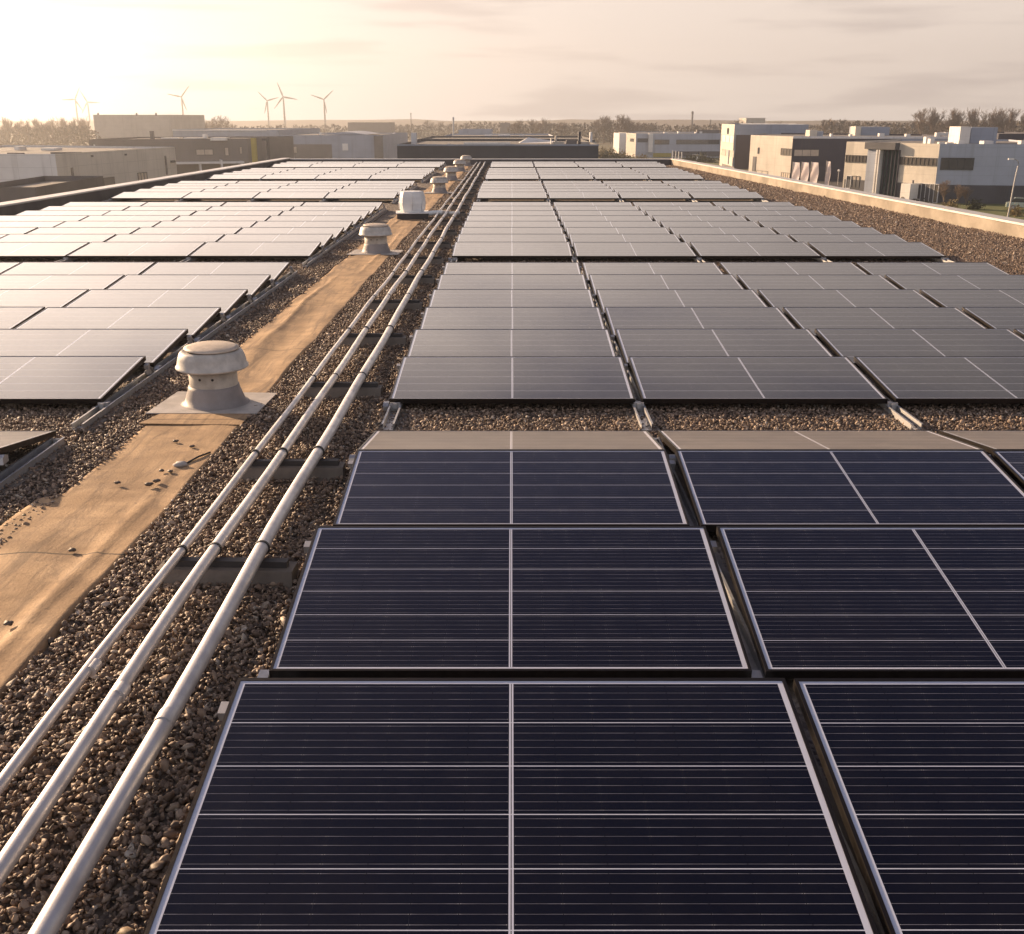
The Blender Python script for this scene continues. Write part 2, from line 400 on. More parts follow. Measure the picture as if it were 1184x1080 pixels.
# ------------------------------------------------------------------ walkway
def walkway():
    xs = np.concatenate([[0], np.linspace(.004, .996, 30), [1]]); y = -1.; b = MB(); rows = []
    ys = np.arange(1.2, 47.6, .09)
    for yy in ys:
        xr = -1.80+.006*math.sin(yy*1.3)+.003*math.sin(yy*4.1); xl = -2.43+.016*math.sin(yy*.9+1)+.01*math.sin(yy*3.7)
        if yy < 5.35: xl -= .10
        r = []
        for t in xs:
            x = xl+(xr-xl)*t
            z = .022+.010*math.sin(x*16+.35*math.sin(yy*1.3))*(.5+.5*math.sin(yy*.8))+.006*math.sin(yy*2.7+x*5)+.004*math.sin(yy*7.1+x*11)
            z += .015*math.exp(-((x+1.97+.03*math.sin(yy))/.03)**2)*max(0, math.sin(yy*.45+.2))+.015*math.exp(-((x+2.27+.02*math.sin(yy*1.7))/.028)**2)*max(0, math.sin(yy*.6+.9))
            z = max(z, .012)
            if t in (0, 1): z = .0
            r.append((x, yy, z))
        rows.append(r)
    v = [p for r in rows for p in r]; n = len(xs)
    f = [(i*n+j, i*n+j+1, (i+1)*n+j+1, (i+1)*n+j) for i in range(len(rows)-1) for j in range(n-1)]
    b.add(v, f, 0, True); b.build('path', M['felt'], kind='structure')
    M['seam'] = mat('seam', (.03, .024, .02), .8)
walkway()

# ------------------------------------------------------------------ roof vents
def vent(x, y, label, s=1., lid=True):
    e = empty('roof_vent', (x, y, 0), label=label, cat='roof vent', group='mushroom vents along the walkway')
    b = MB(); pts = [(-.40, -.29), (.36, -.30), (.38, .27), (-.36, .31)]
    b.prism(pts, .030, .037); b.build('flashing', M['flash'], e)
    MB().lathe([(.24, .037), (.212, .045), (.198, .09), (.178, .145), (.174, .168), (.0, .168)], 40).build('skirt', M['ventgrey'], e)
    c = MB(); c.lathe([(.167, .160), (.165, .31), (0, .31)], 40); col = c.build('collar', M['ventcream'], e)
    for a in (-1.86, -1.35):
        h = MB(); h.tube([(math.cos(a)*.170, math.sin(a)*.158, .235), (math.cos(a)*.1785, math.sin(a)*.1685, .235)], .009, 10); h.build('vent_hole', M['strap'], col)
    MB().lathe([(.16, .306), (.240, .290), (.250, .296), (.250, .306), (.240, .314), (.230, .365), (.216, .402), (.198, .420), (.188, .414), (.0, .414)], 48).build('cap', M['ventcap'], e)
    MB().lathe([(.168, .412), (.168, .433)], 40).build('gap_shade', M['strap'], e)  # black ring painted in for the shadow in the slit under the lid
    l = MB().lathe([(0.001, .430), (.186, .430), (.189, .436), (.16, .446), (.10, .454), (0.001, .457)], 40).build('lid', M['ventlid'], e)
    l.rotation_euler = (.03, .02, 0)
    return e
VN = [(-2.105, 7.32, 'large mushroom vent with cream collar on the walkway, nearest the camera'), (-2.04, 16.2, 'small grey mushroom vent on the walkway in front of the white hood'),
      (-1.96, 29.6, 'mushroom vent first behind the white hood on the walkway'), (-1.98, 35.8, 'mushroom vent second behind the white hood'),
      (-1.98, 41.8, 'mushroom vent third behind the white hood'), (-1.93, 46.6, 'tiny far mushroom vent just before the end parapet')]
for v in VN: vent(*v)
e = empty('hood_vent', (-2.02, 22.1, 0), (0, 0, .1), label='white bell-shaped hood vent on a dark square plinth on the walkway', cat='roof vent')
MB().box(-.31, .31, -.31, .31, .0, .13).build('plinth', M['dark'], e)
MB().box(-.33, .33, -.33, .33, .131, .145).build('base_plate', M['white'], e)
MB().lathe([(.235, .146), (.255, .20), (.266, .32), (.255, .44), (.232, .535), (.21, .55), (0, .552)], 8, smooth=False).build('hood', M['white'], e)
b = MB()
for k in range(8):
    a = 2*math.pi*k/8; b.tube([(.257*math.cos(a), .257*math.sin(a), .2), (.268*math.cos(a), .268*math.sin(a), .32), (.257*math.cos(a), .257*math.sin(a), .44), (.234*math.cos(a), .234*math.sin(a), .53)], .007, 6)
b.build('rib', M['white'], e)
e = empty('cable_duct', (-1.7, 22.0, 0), label='short white duct lying between the hood vent and the pipes', cat='duct')
MB().tube([(0, -.1, .12), (.12, .0, .13), (.3, .05, .13)], .05, 12).build('hose', M['white'], e)
MB().box(.3, .42, -.02, .1, .07, .17).build('junction_box', M['flash'], e)
MB().tube([(.42, .05, .12), (.55, .07, .12), (.62, .15, .12)], .035, 12).build('hose', M['white'], e)
# felt patch with a dark seam in front of the first vent
b = MB(); b.prism([(-2.47, 6.78), (-1.79, 6.75), (-1.78, 7.03), (-2.40, 7.05)], .028, .034); b.build('felt_patch', M['felt'], label='felt patch with a dark seam in front of the near vent', cat='roofing felt')
# bits lying on the walkway
dots = [(209, 538), (187, 545), (197, 546), (172, 561), (181, 557), (136, 559), (208, 573), (84, 637), (10, 722), (203, 511), (222, 517), (330, 352), (262, 432)]  # first entry is the pale clip holding the cable, the rest are stones
for i, (px, py) in enumerate(dots):
    p = onz(px, py, .03); s = random.uniform(.011, .018) if i else .03
    bm = bmesh.new(); bmesh.ops.create_icosphere(bm, subdivisions=2, radius=1)
    for v in bm.verts: v.co = Vector((v.co.x*s*1.3, v.co.y*s, v.co.z*s*.6))*(1+.25*math.sin(v.co.x*3+v.co.y*5+i))
    me = bpy.data.meshes.new('loose_bit'); bm.to_mesh(me); bm.free(); me.materials.append(M['stone'] if i else M['flash'])
    for q in me.polygons: q.use_smooth = True
    o = link('loose_bit', me, label='small dark stone lying loose on the brown walkway' if i else 'flat pale clip lying on the walkway at the end of the cable', cat='stone', group='loose stones on the walkway' if i else None)
    o.location = (p.x, p.y, .036)
p, q = onz(213, 537, .03), onz(243, 523, .03)
MB().tube([(p.x, p.y, .03), ((p.x+q.x)/2, (p.y+q.y)/2+.02, .034), (q.x, q.y, .03)], .006, 8).build('cable', M['strap'], label='short black cable running off the walkway edge', cat='cable')

# ------------------------------------------------------------------ gravel stones
def ico(sub):
    bm = bmesh.new(); bmesh.ops.create_icosphere(bm, subdivisions=sub, radius=1)
    v = np.array([x.co[:] for x in bm.verts]); f = np.array([[a.index for a in x.verts] for x in bm.faces]); bm.free(); return v, f
def stones(regions, name='gravel'):
    VS, FS, TS = [], [], []; off = 0
    for x0, x1, y0, y1, dens, size, sub, zl in regions:
        n = int((x1-x0)*(y1-y0)*dens*(2.2 if y0 < 9 else 1.5))
        if n <= 0: continue
        V, Fc = ico(sub)
        P = np.stack([rng.uniform(x0, x1, n), rng.uniform(y0, y1, n), rng.uniform(0.0, zl, n)], 1)
        keep = ~((P[:, 0] > -2.42) & (P[:, 0] < -1.80) & (P[:, 1] > 1.2)); P = P[keep]; n = len(P)
        sz = .53*size*rng.lognormal(0, .34, n)
        sc = np.stack([sz*rng.uniform(.95, 1.55, n), sz*rng.uniform(.75, 1.1, n), sz*rng.uniform(.36, .62, n)], 1)
        vv = V[None]*(1+.16*rng.standard_normal((n, len(V), 1)))*sc[:, None, :]
        q = rng.standard_normal((n, 4)); q[:, 1:3] *= .45; q /= np.linalg.norm(q, axis=1, keepdims=True)   # mostly about z
        w, x, y, z = q.T
        Rm = np.stack([1-2*(y*y+z*z), 2*(x*y-z*w), 2*(x*z+y*w), 2*(x*y+z*w), 1-2*(x*x+z*z), 2*(y*z-x*w), 2*(x*z-y*w), 2*(y*z+x*w), 1-2*(x*x+y*y)], 1).reshape(n, 3, 3)
        vv = np.einsum('nij,nkj->nki', Rm, vv)+P[:, None, :]
        VS.append(vv.reshape(-1, 3)); FS.append((Fc[None]+(np.arange(n)*len(V))[:, None, None]+off).reshape(-1, 3))
        TS.append(np.repeat(rng.beta(1.6, 1.9, n), len(V))); off += n*len(V)
    v = np.concatenate(VS); f = np.concatenate(FS); tn = np.concatenate(TS)
    me = bpy.data.meshes.new(name); me.vertices.add(len(v)); me.vertices.foreach_set('co', v.astype(np.float32).ravel())
    me.loops.add(f.size); me.loops.foreach_set('vertex_index', f.astype(np.int32).ravel())
    me.polygons.add(len(f)); me.polygons.foreach_set('loop_start', (np.arange(len(f))*3).astype(np.int32))
    me.polygons.foreach_set('use_smooth', np.ones(len(f), bool))
    a = me.attributes.new('tone', 'FLOAT', 'POINT'); a.data.foreach_set('value', tn.astype(np.float32))
    me.materials.append(M['stone']); me.update(calc_edges=True)
    link(name, me, kind='stuff', label='loose brown and grey roof gravel', cat='gravel')
stones([
    (-1.9, -.62, 1.45, 5.0, 2600, .0145, 2, .03), (-1.9, -.62, 5.0, 9.0, 2200, .0145, 1, .03),
    (-2.95, -2.38, 3.5, 9.0, 2200, .0145, 1, .03), (-1.9, -.7, 9.0, 20., 1500, .0165, 1, .03), (-2.9, -2.3, 9, 18, 1500, .0165, 1, .03),
    (-.7, 4.6, 6.2, 7.6, 2100, .0145, 1, .03), (-4.9, -2.9, 6.2, 7.5, 2000, .0145, 1, .03),
    (-.7, 6.4, 14.0, 15.5, 1300, .017, 1, .03), (-8.0, -2.8, 14.0, 15.5, 1300, .017, 1, .03),
    (6.1, 8.75, 11.5, 20, 1250, .018, 1, .03), (6.1, 8.4, 20, 30, 800, .021, 1, .03), (6.1, 7.8, 30, 47, 450, .026, 1, .03),
    (-.9, -.6, 3.0, 6.4, 1500, .0145, 1, .03), (-1.9, -.8, 20, 47, 500, .022, 1, .03)])

# ------------------------------------------------------------------ ground outside
def ground():
    m = bpy.data.materials.new('ground'); m.use_nodes = True; t = NT(m.node_tree); b = m.node_tree.nodes['Principled BSDF']
    co = t.n('ShaderNodeTexCoord').outputs['Object']
    f = t.ss(t.noise(co, .012, 5.), .4, .62); f2 = t.ss(t.noise(co, .15, 6.), .35, .7)
    c = t.mix(f, (.10, .10, .035), (.13, .10, .06)); c = t.mix(t.m('MULTIPLY', f2, .6), c, (.07, .065, .03))
    t.l(c, b.inputs['Base Color']); b.inputs['Roughness'].default_value = .95
    s = 4000
    MB().add([(-s, -s, GZ), (s, -s, GZ), (s, s, GZ), (-s, s, GZ)], [(0, 1, 2, 3)]).build('ground', m, kind='structure')
ground()
M['asphalt'] = mat('asphalt', (.06, .057, .055), .85, var=.25, scale=.6)
M['lawn'] = mat('lawn', (.105, .115, .030), .95, col2=(.07, .085, .02), scale=.8, bump=.6, bscale=6)
MB().add([(28, 60, GZ+.004), (40, 60, GZ+.004), (28, 420, GZ+.004), (18, 420, GZ+.004)], [(0, 1, 2, 3)]).build('road', M['asphalt'], kind='structure')
MB().add([(40.2, 175, GZ+.004), (96, 146, GZ+.004), (110, 160, GZ+.004), (44, 215, GZ+.004)], [(0, 1, 2, 3)]).build('pavement', M['asphalt'], kind='structure')
MB().add([(42, 100, GZ+.004), (90, 92, GZ+.004), (96, 139, GZ+.004), (50, 143, GZ+.004)], [(0, 1, 2, 3)]).build('lawn', M['lawn'], kind='structure')

# ------------------------------------------------------------------ buildings
M['glass'] = mat('window_glass', (.05, .055, .06), .08, spec=.8)
M['tealglass'] = mat('teal_glass', (.02, .045, .045), .08, spec=.9)
M['ribbon'] = mat('ribbon_glass', (.13, .115, .10), .2, var=.5, scale=1.2, spec=.7)
M['glasswarm'] = mat('window_sky_sheen', (.50, .42, .34), .35, var=.2, scale=1.5)  # warm sky reflection painted into the pane colour
M['wframe'] = mat('window_frame', (.05, .05, .055), .5)
M['roofing'] = mat('flat_roofing', (.20, .185, .17), .85, var=.3, scale=.3)
def wmat(name, c, var=.12, rough=.75): 
    m = mat(name, c, rough, var=var, scale=.35)
    t = NT(m.node_tree); b = m.node_tree.nodes['Principled BSDF']; old = b.inputs['Base Color'].links[0].from_socket
    x, y, z = t.xyz(t.n('ShaderNodeTexCoord').outputs['Object'])
    joint = t.m('LESS_THAN', t.m('FRACT', t.m('DIVIDE', z, 1.18)), .035)                       # cladding joints
    joint = t.m('MAXIMUM', joint, t.m('LESS_THAN', t.m('FRACT', t.m('DIVIDE', t.m('ADD', x, t.m('MULTIPLY', y, .55)), 3.4)), .016))
    run = t.ss(t.noise(t.vec(t.m('MULTIPLY', x, 2.), t.m('MULTIPLY', y, 2.), t.m('MULTIPLY', z, .12)), .7, 5., .6), .5, .75)  # rain streaks
    cc = t.mix(t.m('MULTIPLY', joint, .2), old, (.04, .04, .04)); cc = t.mix(t.m('MULTIPLY', run, .22), cc, (.10, .09, .08))
    t.l(cc, b.inputs['Base Color']); return m
for nm, c in (('cream', (.64, .58, .49)), ('beige', (.46, .42, .37)), ('grey', (.40, .43, .50)), ('bluegrey', (.30, .335, .41)), ('navy', (.035, .035, .055)), ('charcoal', (.07, .07, .08)),
              ('brown', (.15, .135, .13)), ('pale', (.66, .65, .65)), ('warmpale', (.64, .58, .50)), ('plum', (.075, .06, .068)), ('whitewall', (.75, .72, .68)), ('yellow', (.36, .29, .06)), ('red', (.35, .09, .06)), ('teal', (.05, .07, .068))):
    M[nm] = wmat(nm, c)
class Bld:
    """upright prism on a plan; fronts are addressed by the plan's edges"""
    def __init__(s, name, label, pts, z1, mats, z0=GZ, cat='building', rim=True, group=None):
        s.p = [Vector((p[0], p[1], 0)) for p in pts]; s.z0, s.z1 = z0, z1
        area = sum(s.p[i].x*s.p[(i+1) % len(s.p)].y-s.p[(i+1) % len(s.p)].x*s.p[i].y for i in range(len(s.p)))
        if area < 0: raise ValueError(label)
        c = s.p[0]; s.o = Vector((c.x, c.y, z0)); s.root = empty(name, s.o, label=label, cat=cat, group=group)
        b = MB(); n = len(s.p); L = [p-s.o for p in s.p]; h = z1-z0
        b.v = [(p.x, p.y, 0) for p in L]+[(p.x, p.y, h) for p in L]
        b.f = [(i, (i+1) % n, n+(i+1) % n, n+i) for i in range(n)]; b.sm = [False]*n
        ms = []; b.mi = []
        for i in range(n):
            m = mats[min(i, len(mats)-1)]
            if m not in ms: ms.append(m)
            b.mi.append(ms.index(m))
        b.build('wall', [M[m] for m in ms], s.root)
        ctr = sum(L, Vector())/n
        MB().prism([tuple((p+(ctr-p)*.012)[:2]) for p in L], h-.5, h-.25 if rim else h-.02).build('roof', M['roofing'], s.root)
    def inter(s, e, px, py):
        P, Q = s.p[e], s.p[(e+1) % len(s.p)]; d = (Q-P).normalized(); n = Vector((d.y, -d.x, 0))
        r = ray(px, py); o = Vector((0, 0, HC)); t = (P-o).dot(n)/r.dot(n); X = o+r*t
        return (X-P).dot(d), X.z
    def slab(s, name, e, rect, m, out=.04, depth=None, px=True, parent=None, inset=0., split=0, fr=None):
        """a box set on front e; rect in photo pixels or (s0, z0, s1, z1)"""
        P, Q = s.p[e], s.p[(e+1) % len(s.p)]; d = (Q-P).normalized(); n = Vector((d.y, -d.x, 0))
        if px:
            x0, y0, x1, y1 = rect; ym, xm = (y0+y1)/2, (x0+x1)/2
            s0, s1 = s.inter(e, x0, ym)[0], s.inter(e, x1, ym)[0]; za, zb = s.inter(e, xm, y1)[1], s.inter(e, xm, y0)[1]
        else: s0, za, s1, zb = rect
        s0, s1 = min(s0, s1), max(s0, s1); za = max(za, s.z0+.01)
        def bx(b, a0, a1, h0, h1, o0, o1):
            pts = [P+d*a0+n*o1, P+d*a1+n*o1, P+d*a1+n*o0, P+d*a0+n*o0]
            b.prism([tuple((q-s.o)[:2]) for q in pts], h0-s.z0, h1-s.z0)
        if fr is None:
            b = MB(); bx(b, s0, s1, za, zb, -.05, out); return b.build(name, M[m], parent or s.root)
        w = min(.07, (s1-s0)*.12); b = MB()          # framed window: frame bars, pane set back
        bx(b, s0, s1, za, za+w, -.02, out); bx(b, s0, s1, zb-w, zb, -.02, out)
        for k in range(split+1):
            c = s0+(s1-s0)*k/split if split else s0
            a = min(max(c-w/2, s0), s1-w)
            bx(b, a, a+w, za+w, zb-w, -.02, out)
        if not split: bx(b, s1-w, s1, za+w, zb-w, -.02, out)
        f = b.build(name, M[fr], parent or s.root)
        g2 = MB(); bx(g2, s0+w*.5, s1-w*.5, za+w*.5, zb-w*.5, -.02, out*.35); g2.build('pane', M[m], f)
        return f
    def win(s, e, rect, split=1, m='glass', px=True, fr='wframe'): return s.slab('window', e, rect, m, .08, px=px, split=split, fr=fr)
    def unit(s, name, px0, px1, ytop, zc, dep, m, zb=None):
        a, b2 = at(px0, ytop, zc), at(px1, ytop, zc); zb = s.z1-.3 if zb is None else zb
        b = MB(); b.box(a.x-s.o.x, b2.x-s.o.x, a.y-s.o.y, a.y-s.o.y+dep, zb-s.z0, a.z-s.z0); return b.build(name, M[m], s.root)
def plan(*pp): return [(at(px, py, zc).x, at(px, py, zc).y) for px, py, zc in pp]
def zat(px, py, zc): return at(px, py, zc).z

# right: two-storey block, sunlit face cream, camera side's shade put into grey
N = at(1087, 166.3, 139); A = at(979, 164, 152); B = at(1240, 167, 136); zt = N.z
K = Bld('office_building', 'cream and shaded grey two storey office block with glass entrance behind the lamp post', [A, N, B, B+Vector((6, 32, 0)), A+Vector((14, 18, 0))], zt, ['cream', 'grey', 'grey', 'grey', 'cream'])
zA, zB, zC = zt-1.8, zt-2.82, zt-5.18
K.slab('ground_floor', 0, (.25, GZ+.01, (N-A).length-.05, zC), 'charcoal', .03, px=False)
K.slab('ground_floor', 1, (.05, GZ+.01, 24, zC), 'charcoal', .03, px=False)
LA = (N-A).length
def sx(px): return K.inter(0, px, 190)[0]
K.slab('window', 0, (.15, zB, sx(1004.5), zA), 'ribbon', .10, px=False, split=7, fr='wframe')
K.slab('window', 0, (sx(1040), zB, LA-.15, zA), 'ribbon', .10, px=False, split=9, fr='wframe')
K.slab('portal', 0, (sx(1003), zt-.9, sx(1038), zt+.0), 'charcoal', .9, px=False)
K.slab('entrance_wall', 0, (sx(1005), GZ+.02, sx(1019), zt-.92), 'bluegrey', .55, px=False)
K.slab('atrium_window', 0, (sx(1019.5), GZ+.02, sx(1040), zt-.92), 'tealglass', .3, px=False, split=5, fr='navy')
K.slab('column', 0, (sx(1016.5), GZ+.02, sx(1018), zt-.93), 'whitewall', .85, px=False)
K.slab('column', 0, (sx(1019.5), GZ+.02, sx(1020.8), zt-.93), 'whitewall', .85, px=False)
K.win(1, (1087.5, 182.4, 1126, 196.6), 4, 'glass')
K.win(1, (1153, 215.5, 1165, 231), 3, 'glasswarm'); K.win(1, (1088, 216, 1112, 230), 4, 'glass')
K.win(0, (1055, 212, 1085, 234), 6, 'ribbon', fr='pale'); K.slab('door_panel', 0, (1042, 212, 1054, 232), 'beige', .12)
K.win(0, (978.5, 203, 984, 218), 1, 'glass', fr='pale'); K.win(0, (985, 203.5, 994, 217), 2, 'glasswarm')
K.unit('stair_tower', 1111, 1123, 146.5, 150, 4, 'whitewall'); K.unit('stair_tower', 1123.6, 1154, 147.2, 151, 5, 'bluegrey')
K.unit('vent_unit', 1071, 1075, 158.2, 148, 1, 'whitewall'); K.unit('vent_unit', 1076, 1081, 160.5, 146, 1, 'whitewall')
K.unit('vent_unit', 1108.5, 1115.5, 163, 143, 1, 'whitewall'); K.unit('vent_unit', 1138, 1149, 163, 143, 1.5, 'pale'); K.unit('vent_unit', 1181, 1190, 162.5, 143, 1, 'whitewall')
K.unit('vent_unit', 1086, 1092, 164.3, 143, .7, 'whitewall'); K.unit('vent_unit', 1095, 1103, 164.6, 144, .6, 'pale')
# navy hall with cream end
N = at(917, 157.8, 190); A = at(868.2, 156.4, 206); B = at(1112, 158.6, 186)
K = Bld('navy_hall', 'navy warehouse with a beige end wall behind the three white banners', [A, N, B, B+Vector((4, 30, 0)), A+Vector((10, 30, 0))], N.z, ['beige', 'navy', 'navy', 'navy', 'beige'])
K.win(1, (918, 172.8, 947, 180.8), 3, 'glasswarm'); K.win(0, (903, 171.5, 916, 180), 4, 'ribbon'); K.win(0, (876.3, 170.5, 878.2, 178), 1)
K.slab('door', 0, (870.5, 181, 874.2, 198), 'charcoal', .1); K.win(0, (903.5, 199.5, 913.5, 207), 4, 'glasswarm'); K.win(0, (874.5, 197.5, 888, 203), 2, 'beige')
K.slab('coping', 1, (0, N.z-.35, (B-N).length, N.z+.05), 'pale', .12, px=False)
K.unit('roof_hut', 936.5, 945, 150.4, 205, 3, 'cream'); K.unit('roof_hut', 945.2, 952, 151.8, 206, 3, 'grey')
K.unit('roof_hut', 989.5, 996, 146.2, 215, 3, 'cream'); K.unit('roof_hut', 996.2, 1029, 146.8, 216, 8, 'bluegrey')
for x0, x1, y in ((1017, 1023, 154.2), (1048, 1053, 155), (1083, 1093, 153.3), (1093.5, 1104, 153), (961, 963, 154.5), (983, 986, 155.2)): K.unit('vent_unit', x0, x1, y, 200, 1, 'whitewall')
# blue-grey block with cream stair end
N = at(849.5, 143.8, 232); A = at(834.6, 143.8, 250); B = at(935, 144.6, 232)
K = Bld('tall_office', 'tall blue grey office block with a narrow cream striped end', [A, N, B, B+Vector((3, 30, 0)), A+Vector((10, 30, 0))], N.z, ['cream', 'bluegrey', 'bluegrey'])
L0 = (N-A).length
K.slab('lower_wall', 1, (849.8, 156, 905, 200), 'plum', .12)
for y0, y1, m in ((155.7, 165, 'pale'), (173, 181, 'beige')):
    K.slab('window', 0, (834.8, y0, 848.8, y1), m, .1, split=3, fr='beige')
K.win(0, (841, 148, 843, 155), 1); K.slab('downpipe', 0, (842.3, 173, 843, 190), 'grey', .2)
K.slab('ground_floor', 0, (834.8, 191, 849, 200), 'brown', .08)
# long grey office
N = at(735.5, 154.2, 300); A = at(724.2, 154.6, 312); B = at(834, 154, 300)
K = Bld('long_office', 'long low grey office with a white fin beside the tall block', [A, N, B, B+Vector((2, 30, 0)), A+Vector((6, 30, 0))], N.z, ['beige', 'grey', 'grey'])
K.slab('fin_wall', 1, (749.5, 154, 754.3, 176), 'whitewall', 1.2)
K.win(1, (757, 161.5, 774, 167), 6); K.win(1, (782, 161.5, 832, 166.8), 14); K.slab('ground_floor', 1, (777, 175, 833, 181), 'charcoal', .1)
K.win(0, (729, 160, 733, 163.8), 1); K.slab('upper_band', 1, (737, 160, 749, 164.5), 'charcoal', .1); K.slab('lower_band', 1, (755, 177, 776, 181.5), 'yellow', .1)
for x0, x1, y, m in ((768, 772, 152.6, 'whitewall'), (784, 786, 151.8, 'whitewall'), (804, 806, 152.6, 'whitewall'), (809, 812, 151.9, 'whitewall'), (806, 832, 150.2, 'brown')): K.unit('vent_unit', x0, x1, y, 306, 1.5, m)
N = at(716.2, 153.8, 330); A = at(709.6, 154, 338); B = at(724, 154, 330)
Bld('stair_block', 'small upright block with a white sunlit side left of the long grey office', [A, N, B, B+Vector((1, 6, 0)), A+Vector((2, 6, 0))], N.z, ['whitewall', 'pale', 'pale'])
# centre: dark halls beyond the roof end
def hall(name, label, x0, x1, y, zc, dep, m, cat='building'):
    a, b2 = at(x0, y, zc), at(x1, y, zc)
    return Bld(name, label, [a, b2, b2+Vector((0, dep, 0)), a+Vector((0, dep, 0))], a.z, [m], cat=cat)
K = hall('dark_hall', 'wide charcoal hall straight beyond the far roof end', 459, 692, 167.2, 100, 28, 'charcoal')
K.slab('coping', 0, (0, K.z1-.12, 19, K.z1+.02), 'bluegrey', .06, px=False)
for x0, x1, y, m in ((475, 481, 153.5, 'pale'), (517, 519, 165.8, 'whitewall'), (536, 590, 164.5, 'whitewall'), (637, 637.7, 160, 'whitewall'), (669, 671.7, 152.3, 'charcoal'), (655, 667, 161.8, 'brown'), (640, 652, 164.2, 'beige'), (672, 690, 164.4, 'beige'), (642, 644, 157, 'beige'), (682.5, 685, 153, 'pale')):
    K.unit('roof_unit', x0, x1, y, 112, 1.2, m)
a = at(600, 165.5, 116); b2 = at(637, 165.5, 116); pk = at(611, 158.7, 118)
MB().add([(a-K.o), (b2-K.o), (b2+Vector((0, 4, 0))-K.o), (a+Vector((0, 4, 0))-K.o), (pk-K.o), (pk+Vector((3.0, .3, -.42))-K.o)], [(0, 1, 5, 4), (1, 2, 5), (2, 3, 4, 5), (3, 0, 4), (3, 2, 1, 0)]).build('roof_cover', M['whitewall'], K.root)
K = hall('flat_hall', 'long flat dark roofed hall second beyond the roof end', 482.5, 688, 161.4, 150, 30, 'charcoal')
K = hall('flat_hall', 'low grey hall third beyond the roof end', 513, 640, 157.2, 200, 30, 'grey')
for x0, x1, y in ((560, 569, 156), (576, 590, 155.5), (600, 606, 156.2)): K.unit('skylight', x0, x1, y, 210, 2, 'whitewall')
hall('grey_block', 'plain grey block below the hazy hill behind the white mast', 530, 568, 150.2, 270, 25, 'grey')
# left side
A = at(0, 178, 108); A = Vector((A.x-12, A.y, A.z)); N = at(63.5, 178, 108); B = at(202, 169.7, 134)
K = Bld('beige_warehouse', 'pale grey beige warehouse beyond the left parapet', [A, N, B, B+Vector((-20, 8, 0)), A+Vector((-4, 36, 0))], N.z, ['pale', 'warmpale', 'pale'])
K.slab('downpipe', 1, (83.4, 193.5, 85, 226), 'brown', .15)
K.win(1, (120, 204.8, 132.5, 220), 1, 'brown'); K.win(1, (159.3, 199.2, 170, 212), 3, 'glasswarm'); K.slab('vent_grille', 1, (105, 179.3, 107, 181.5), 'charcoal', .1); K.slab('vent_grille', 1, (144, 177.8, 146, 179.8), 'charcoal', .1)
K.slab('downpipe', 1, (191, 180, 192, 202), 'brown', .15); K.slab('wall_lamp', 1, (197, 185.5, 201, 188), 'charcoal', .25)
for x0, x1, y in ((47, 64, 171.3), (16, 22, 169.5), (0, 8, 174)): K.unit('skylight', x0, x1, y, 126, 2., 'whitewall', zb=K.z1-.2)
K.unit('roof_edge', 8, 26, 176.6, 111, .5, 'brown'); K.unit('roof_edge', 58, 92, 175.8, 113, .5, 'brown')
A = at(102.5, 161.2, 160); B = at(285.5, 159.9, 168)
K = Bld('brown_hall', 'dark brown hall with small sky-reflecting windows behind the beige warehouse', [A, B, B+Vector((3, 22, 0)), A+Vector((0, 22, 0))], A.z, ['brown'])
K.win(0, (226.5, 172.4, 246.5, 179.4), 2, 'glasswarm'); K.win(0, (259.8, 170.3, 264.6, 180.2), 1, 'glasswarm'); K.win(0, (276.8, 169.6, 280, 178), 1, 'glasswarm')
K.slab('canopy', 0, (202, 186.8, 281, 189), 'pale', 1.6); K.slab('canopy_post', 0, (230, 189.2, 232.5, 202), 'pale', 1.2); K.slab('canopy_post', 0, (254, 184.5, 256, 193), 'pale', 1.8); K.slab('canopy_post', 0, (277.3, 186, 279, 193), 'pale', 1.8)
K.unit('flue', 172.7, 176.7, 151.5, 166, .6, 'brown'); K.unit('vent_unit', 234, 238.5, 155.2, 168, .8, 'whitewall')
for x0, x1 in ((186, 206), (212, 232), (243, 261)): K.unit('skylight', x0, x1, 159.2, 166, 2.5, 'whitewall')
K.unit('vent_unit', 108, 109.3, 167, 158, .2, 'whitewall', zb=GZ+.1)
A = at(107.5, 132.6, 330); B = at(196, 131.4, 345)
K = Bld('tall_hall', 'tall hazy tan hall rising behind the brown hall', [A, B, B+Vector((3, 30, 0)), A+Vector((0, 30, 0))], A.z, ['beige'])
for x in (113, 157.5, 180): K.unit('flue', x-.7, x+.7, 130.5, 335, .5, 'brown')
A = at(199.5, 149.8, 255); B = at(321.5, 149.4, 250)
K = Bld('blue_hall', 'blue grey hall with flat top behind the yellow sign pillar', [A, B, B+Vector((3, 40, 0)), A+Vector((0, 40, 0))], A.z, ['bluegrey'])
K.win(0, (297, 168.5, 304, 171.5), 2, 'glasswarm'); K.win(0, (297, 178.5, 306, 184), 2, 'brown'); K.slab('coping', 0, (0, K.z1-.3, 24, K.z1+.02), 'pale', .15, px=False)
A = at(321.8, 156.2, 235); B = at(436, 156.6, 235)
K = Bld('low_hall', 'low grey hall with open dark loading bays and a curved roof', [A, B, B+Vector((3, 40, 0)), A+Vector((0, 40, 0))], A.z, ['bluegrey'])
K.slab('loading_bay', 0, (322.3, 166.8, 384, 186), 'brown', .1); K.slab('bay_window', 0, (319.5+4, 169.8, 343, 176.5), 'glasswarm', .2); K.win(0, (360, 170.8, 368, 176.5), 2, 'glasswarm'); K.win(0, (378, 177, 383.5, 184), 2, 'glasswarm')
K.slab('light_panel', 0, (396, 166, 402.5, 174), 'whitewall', .15); K.slab('end_panel', 0, (433, 157, 443, 184), 'brown', .5)
